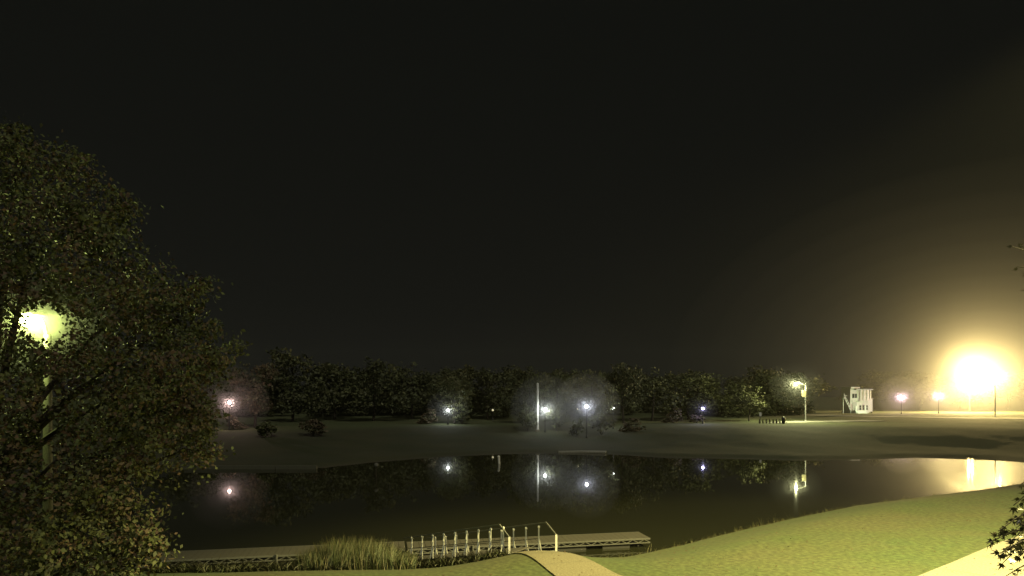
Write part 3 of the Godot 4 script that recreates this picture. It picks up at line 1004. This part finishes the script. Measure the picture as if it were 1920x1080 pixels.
# ------------------------------------------------------------------ house
func build_house() -> void:
	var d := 184.0
	var at := on_ground(1610, d)
	at.y -= 0.1
	var k := d / FOCAL        # metres per picture pixel
	var t := thing("house", "white two storey house with columns in the haze, lit from the front", "house", at)
	var st := tool()
	box(st, Vector3(-6 * k, 23 * k, -3.0), Vector3(16 * k, 46 * k, 5.0))          # left bay
	box(st, Vector3(12 * k, 22 * k, -3.2), Vector3(22 * k, 44 * k, 4.6))          # main block
	part("wall", st, M.white_paint, t)
	st = tool()
	box(st, Vector3(27 * k, 15 * k, -3.4), Vector3(9 * k, 24 * k, 3.8))
	part("side_wing", st, M.white_paint, t)
	st = tool()
	box(st, Vector3(27 * k, 27.6 * k, -3.4), Vector3(11 * k, 0.16, 4.2))
	part("wing_roof", st, M.roof_grey, t)
	st = tool()
	box(st, Vector3(9 * k, 45 * k, -2.6), Vector3(32 * k, 0.3, 6.6))
	part("roof", st, M.roof_grey, t)
	st = tool()
	box(st, Vector3(-6 * k, 48.5 * k, -2.8), Vector3(17 * k, 0.4, 5.6))
	box(st, Vector3(-6 * k, 46.8 * k, -2.9), Vector3(14 * k, 0.3, 4.8))
	part("parapet", st, M.white_paint, t)
	for i in 4:   # upper colonnade
		st = tool()
		tube(st, Vector3((3 + i * 6.2) * k, 24 * k, 0.1), Vector3((3 + i * 6.2) * k, 44 * k, 0.1), 0.19, 0.16, 10)
		part("column", st, M.white_paint, t)
	st = tool()
	box(st, Vector3(12 * k, 23.5 * k, -0.3), Vector3(23 * k, 0.22, 1.5))
	part("balcony_floor", st, M.white_paint, t)
	for i in 3:   # windows of the main block
		for row in [[11.0, 9.0], [33.0, 13.0]]:
			st = tool()
			box(st, Vector3((6 + i * 6.2) * k, row[0] * k, -0.88), Vector3(3.6 * k, row[1] * k, 0.08))
			var wn := part("window", st, M.window_glass, t)
			st = tool()
			for s in [-1, 1]:
				box(st, Vector3((6 + i * 6.2 + s * 2.0) * k, row[0] * k, -0.85), Vector3(0.09, row[1] * k + 0.1, 0.12))
			box(st, Vector3((6 + i * 6.2) * k, (row[0] + row[1] * 0.5) * k, -0.85), Vector3(4.0 * k, 0.1, 0.12))
			box(st, Vector3((6 + i * 6.2) * k, (row[0]) * k, -0.84), Vector3(4.0 * k, 0.06, 0.1))
			part("frame", st, M.white_paint, wn)
	st = tool()
	box(st, Vector3(-6 * k, 33 * k, -0.47), Vector3(8.5 * k, 8 * k, 0.08))
	var bay := part("window", st, M.window_glass, t)
	st = tool()
	box(st, Vector3(-6 * k, 37.5 * k, -0.44), Vector3(10 * k, 0.15, 0.14))
	box(st, Vector3(-6 * k, 28.5 * k, -0.44), Vector3(10 * k, 0.15, 0.14))
	box(st, Vector3(-6 * k, 33 * k, -0.43), Vector3(0.08, 8 * k, 0.1))
	part("frame", st, M.white_paint, bay)
	st = tool()
	box(st, Vector3(-6 * k, 13 * k, -0.47), Vector3(8 * k, 17 * k, 0.08))
	var dr := part("door", st, M.roof_grey, t)
	st = tool()
	for i in 8:   # arched hood over the door
		var a0 := PI * i / 8.0
		var a1 := PI * (i + 1) / 8.0
		bar(st, Vector3(-6 * k + cos(a0) * 5 * k, 22 * k + sin(a0) * 3.4 * k, -0.36), Vector3(-6 * k + cos(a1) * 5 * k, 22 * k + sin(a1) * 3.4 * k, -0.36), 0.25, 0.16)
	part("arch", st, M.white_paint, dr)
	# porch
	st = tool()
	box(st, Vector3(-2 * k, 0.5, 0.9), Vector3(20 * k, 0.75, 2.2))
	box(st, Vector3(-2 * k, 0.2, 2.3), Vector3(18 * k, 0.3, 0.6))
	part("porch", st, M.white_paint, t)
	for px in [-11.0, 6.5]:
		st = tool()
		box(st, Vector3(px * k, 8 * k, 1.6), Vector3(0.4, 13 * k, 0.4))
		part("porch_post", st, M.white_paint, t)
	# outside stair down the left side
	st = tool()
	bar(st, Vector3(-26 * k, 31 * k, -0.8), Vector3(-13 * k, 5 * k, -0.8), 0.9, 0.22)
	part("stair", st, M.white_paint, t)
	st = tool()
	for i in 6:
		var p := Vector3(-26 * k, 31 * k, -0.4).lerp(Vector3(-13 * k, 5 * k, -0.4), i / 5.0)
		box(st, p + Vector3.UP * 0.45, Vector3(0.1, 0.95, 0.1))
	bar(st, Vector3(-26 * k, 31 * k + 0.9, -0.4), Vector3(-13 * k, 5 * k + 0.9, -0.4), 0.09, 0.09)
	bar(st, Vector3(-26 * k, 31 * k + 0.4, -0.4), Vector3(-20 * k, 31 * k + 0.4, -0.4), 0.09, 0.09)
	box(st, Vector3(-26 * k, 15 * k, -0.9), Vector3(0.18, 31 * k, 0.18))
	part("stair_railing", st, M.white_paint, t)
	# unseen ground floodlight, placed to light the front of the house
	var fp := Vector3(at.x - 1.5, height(at.x - 1.5, d - 9.0), -(d - 9.0))
	var fl := thing("floodlight", "unseen low floodlight placed on the lawn to light the white house", "floodlight", fp)
	st = tool()
	tube(st, Vector3(0, -0.1, 0), Vector3(0, 0.35, 0), 0.04, 0.04, 8)
	part("stake", st, M.dark_metal, fl)
	st = tool()
	box(st, Vector3(0, 0.5, 0.13), Vector3(0.42, 0.32, 0.08))
	part("lamp_housing", st, M.dark_metal, fl)
	st = tool()
	ball(st, Vector3(0, 0.5, 0.02), Vector3(0.15, 0.12, 0.05))
	part("lens_bulb", st, glow("unseen_flood_glow", Color(0.86, 1.0, 0.76), 5.0), fl)
	var sp := SpotLight3D.new()
	sp.name = "lamp_light"
	sp.light_color = Color(0.86, 1.0, 0.76)
	sp.light_energy = 62.0
	sp.light_size = 0.04
	sp.spot_angle = 48.0
	sp.spot_range = 80.0
	sp.spot_attenuation = 2.0
	sp.shadow_enabled = true
	fl.add_child(sp, true)
	sp.position = Vector3(0, 0.5, 0.0)
	sp.rotation_degrees = Vector3(16, -4, 0)

# ------------------------------------------------------------------ small things
func build_small_things() -> void:
	# white post beside the bright lamp
	var foot := on_ground(1008, 110.0)
	var h := place(1008, 720, 110.0).y - foot.y
	var t := thing("white_post", "tall white painted post beside the bright white lamp", "post", foot)
	var st := tool()
	tube(st, Vector3.DOWN * 0.3, Vector3(0, h, 0), 0.2, 0.17, 14)
	part("shaft", st, M.white_paint, t)
	st = tool()
	lathe(st, Vector3(0, h, 0), [Vector2(0.0, 0.22), Vector2(0.1, 0.18), Vector2(0.19, 0.04), Vector2(0.2, -0.04)])
	part("cap", st, M.white_paint, t)
	st = tool()
	box(st, Vector3(0, 0.12, 0), Vector3(0.7, 0.4, 0.7))
	part("footing", st, M.concrete, t)
	# low rail fence before the paved pad
	var a := on_ground(1424, 122.0)
	var fence := thing("rail_fence", "low dark rail fence in front of the yellow lit tree", "fence", a)
	var pts := []
	for i in 7:
		var p := on_ground(1424 + i * 6.4, 122.0) - a
		pts.append(p)
		st = tool()
		box(st, p + Vector3.UP * 0.35, Vector3(0.16, 0.9, 0.16))
		part("fence_post", st, M.bark, fence)
	for y in [0.32, 0.66]:
		st = tool()
		bar(st, pts[0] + Vector3.UP * y, pts[6] + Vector3.UP * y, 0.08, 0.1)
		part("rail", st, M.bark, fence)
	# litter bin
	var bin := thing("litter_bin", "black litter bin at the end of the low fence", "bin", on_ground(1469, 121.5))
	st = tool()
	lathe(st, Vector3.ZERO, [Vector2(0.0, 1.0), Vector2(0.34, 1.0), Vector2(0.33, 0.9), Vector2(0.28, 0.0), Vector2(0.0, 0.0)], 14)
	part("body", st, M.black_plastic, bin)
	st = tool()
	lathe(st, Vector3.ZERO, [Vector2(0.0, 1.32), Vector2(0.14, 1.28), Vector2(0.3, 1.12), Vector2(0.36, 1.0), Vector2(0.36, 0.95)], 14)
	part("lid", st, M.black_plastic, bin)
	# small white sign post beside the yellow tree
	var sg := thing("sign_post", "small white marker post under the right side of the yellow lit tree", "post", on_ground(1425.5, 122.8))
	st = tool()
	box(st, Vector3(0, 0.8, 0), Vector3(0.1, 1.9, 0.1))
	part("stake", st, M.weathered_white, sg)
	st = tool()
	box(st, Vector3(0, 1.75, 0.08), Vector3(0.4, 0.75, 0.03))
	part("board", st, M.white_paint, sg)
	# marker poles in the water
	var b1 := thing("marker_pole", "pole in the water with a pale ball on top, left of the middle", "marker", Vector3((705 - 960.0) / FOCAL * 62.7, 0, -62.7), "marker poles in the water")
	st = tool()
	tube(st, Vector3.DOWN * 1.3, Vector3(0.02, 1.1, 0), 0.05, 0.05, 8)
	part("pole", st, M.bark, b1)
	st = tool()
	ball(st, Vector3(0.02, 1.2, 0), Vector3(0.22, 0.24, 0.22))
	part("ball", st, M.weathered_white, b1)
	var b2 := thing("marker_pole", "leaning white marker pole in the middle of the water", "marker", Vector3((936 - 960.0) / FOCAL * 75.5, 0, -75.5), "marker poles in the water")
	st = tool()
	tube(st, Vector3(0.08, -1.3, 0), Vector3(-0.08, 0.85, 0), 0.15, 0.15, 12)
	part("pole", st, M.white_paint, b2)
	st = tool()
	lathe(st, Vector3(-0.08, 0.85, 0), [Vector2(0.0, 0.12), Vector2(0.1, 0.09), Vector2(0.16, 0.0), Vector2(0.16, -0.1)])
	part("cap", st, M.white_paint, b2)
	# low wall at the water's edge on the left far shore
	var sw := thing("sea_wall", "low pale concrete wall along the far shore behind the big tree", "wall", Vector3(-30, 0, -69.6))
	for i in 11:
		st = tool()
		box(st, Vector3(-7.0 + i * 1.5, 0.08 + (0.03 if i % 3 == 0 else 0.0), -0.2 + 0.05 * sin(i * 2.1)), Vector3(1.47, 0.6, 0.4), Basis(Vector3.UP, rng.randf_range(-0.02, 0.02)))
		part("panel", st, M.old_concrete, sw)

# ------------------------------------------------------------------ grasses
func blade_mesh(w: float, bend: float, n_blades: int, seed_n: int, tones: Array, upness := 0.4) -> ArrayMesh:
	var r := RandomNumberGenerator.new()
	r.seed = seed_n
	var v := PackedVector3Array()
	var n := PackedVector3Array()
	var c := PackedColorArray()
	for i in n_blades:
		var a := r.randf() * TAU
		var dir := Vector3(cos(a), 0, sin(a))
		var side := Vector3(-sin(a), 0, cos(a))
		var root := Vector3(r.randf_range(-1, 1), 0, r.randf_range(-1, 1)) * 0.12
		var hh := r.randf_range(0.6, 1.0)
		var bb := bend * r.randf_range(0.3, 1.0)
		var col: Color = tones[r.randi() % tones.size()]
		for s in 3:
			var t0 := s / 3.0
			var t1 := (s + 1) / 3.0
			var p0 := root + Vector3.UP * hh * t0 + dir * bb * t0 * t0
			var p1 := root + Vector3.UP * hh * t1 + dir * bb * t1 * t1
			var w0 := w * (1.0 - t0 * 0.8)
			var w1 := w * (1.0 - t1 * 0.95)
			var nn := (dir + Vector3.UP * upness).normalized()
			v.append_array([p0 - side * w0, p1 + side * w1, p1 - side * w1, p0 - side * w0, p0 + side * w0, p1 + side * w1])
			for k in 6:
				n.append(nn)
				c.append(col)
	return array_mesh(v, n, c)

func scatter(called: String, label: String, category: String, mesh: Mesh, places: Array, mat: Material) -> void:
	var mm := MultiMesh.new()
	mm.transform_format = MultiMesh.TRANSFORM_3D
	mm.mesh = mesh
	mm.instance_count = places.size()
	for i in places.size():
		mm.set_instance_transform(i, places[i])
	var o := MultiMeshInstance3D.new()
	o.name = numbered(called)
	o.multimesh = mm
	o.material_override = mat
	add_child(o, true)
	tag(o, label, category, "", "stuff")

func on_path(x: float, d: float) -> bool:
	var p := Vector2(x, d)
	for s in [[Vector2(0.86, 26.5), Vector2(2.66, 21.3), 1.35], [Vector2(2.66, 21.3), Vector2(8, 14.2), 1.45], [Vector2(2, 9.7), Vector2(13.9, 18.9), 2.4], [Vector2(13.9, 18.9), Vector2(29, 30), 2.35], [Vector2(29, 30), Vector2(40, 37.5), 2.3]]:
		if Geometry2D.get_closest_point_to_segment(p, s[0], s[1]).distance_to(p) < s[2]:
			return true
	return false

func upright(x: float, y: float, d: float, sc: Vector3, tilt := 0.1) -> Transform3D:
	var b := Basis(Vector3.UP, rng.randf() * TAU) * Basis(Vector3.RIGHT, rng.randf_range(-tilt, tilt))
	return Transform3D(b * Basis.from_scale(sc), Vector3(x, y, -d))

func build_grass() -> void:
	rng.seed = 4242
	var places := []
	# ragged fringe along the near bank on the right
	while places.size() < 5200:
		var x := rng.randf_range(2.5, 47.0)
		var d := 28.0 + x * 0.62 + rng.randf_range(-4.0, 4.0)
		var s := shore_distance(Vector2(x, d))
		if s < 0.05 or s > 1.2 or on_path(x, d):
			continue
		var h := rng.randf_range(0.16, 0.38) * (1.0 + 0.9 * maxf(0.0, noise.get_noise_2d(x * 9.0, d * 9.0)))
		if rng.randf() < 0.02:
			h *= 1.9
		places.append(upright(x, height_at(x, d, s) - 0.02, d, Vector3(1.0, h, 1.0), 0.2))
	scatter("bank_grass", "ragged taller grass along the water's edge of the near bank", "grass", blade_mesh(0.012, 0.35, 6, 5, [Color(0.10, 0.11, 0.04), Color(0.13, 0.12, 0.05)]), places, M.blade)
	# tall reeds left of the gangway
	places = []
	while places.size() < 1500:
		var px := 560.0 + 215.0 * pow(rng.randf(), 0.9)
		var d := rng.randf_range(24.6, 27.2)
		var x := (px - 960.0) / FOCAL * d
		var s := shore_distance(Vector2(x, d))
		if s < 0.1:
			continue
		var tall := lerpf(0.7, 1.32, smoothstep(550.0, 640.0, px)) * (1.0 - 0.45 * smoothstep(690.0, 775.0, px)) * rng.randf_range(0.55, 1.1)
		places.append(upright(x, height_at(x, d, s) - 0.03, d, Vector3(1.6, tall, 1.6), 0.24))
	scatter("tall_reeds", "tall pale reeds growing on the bank left of the gangway", "reeds", blade_mesh(0.0075, 0.42, 8, 7, [Color(0.085, 0.095, 0.036), Color(0.065, 0.08, 0.028), Color(0.11, 0.10, 0.046)]), places, M.blade)
	# weeds under the gangway and along the left bank
	places = []
	while places.size() < 1500:
		var d := rng.randf_range(23.0, 28.0)
		var x := rng.randf_range(-14.0, 1.0)
		var s := shore_distance(Vector2(x, d))
		if s < 0.05 or s > 3.2 or on_path(x, d):
			continue
		places.append(upright(x, height_at(x, d, s) - 0.02, d, Vector3(1.3, rng.randf_range(0.2, 0.5), 1.3), 0.3))
	scatter("bank_weeds", "low dark weeds on the bank under the gangway", "weeds", blade_mesh(0.02, 0.5, 6, 9, [Color(0.05, 0.06, 0.022), Color(0.06, 0.062, 0.028)]), places, M.blade)
	# fallen leaves on the lawn and the path
	places = []
	while places.size() < 900:
		var d := rng.randf_range(18.0, 44.0)
		var x := rng.randf_range(-0.4, 0.84) * d
		var s := shore_distance(Vector2(x, d))
		if s < 1.6:
			continue
		var k := rng.randf_range(0.05, 0.11)
		var b := Basis(Vector3.UP, rng.randf() * TAU) * Basis(Vector3.RIGHT, -PI / 2 + rng.randf_range(-0.5, 0.5))
		places.append(Transform3D(b * Basis.from_scale(Vector3.ONE * k), Vector3(x, height_at(x, d, s) + (0.065 if on_path(x, d) else 0.025), -d)))
	scatter("fallen_leaves", "dry fallen leaves strewn over the lawn and path", "leaves", lobed_leaf(), places, surf("dry_leaf", lin(0.07, 0.045, 0.02), 0.8))
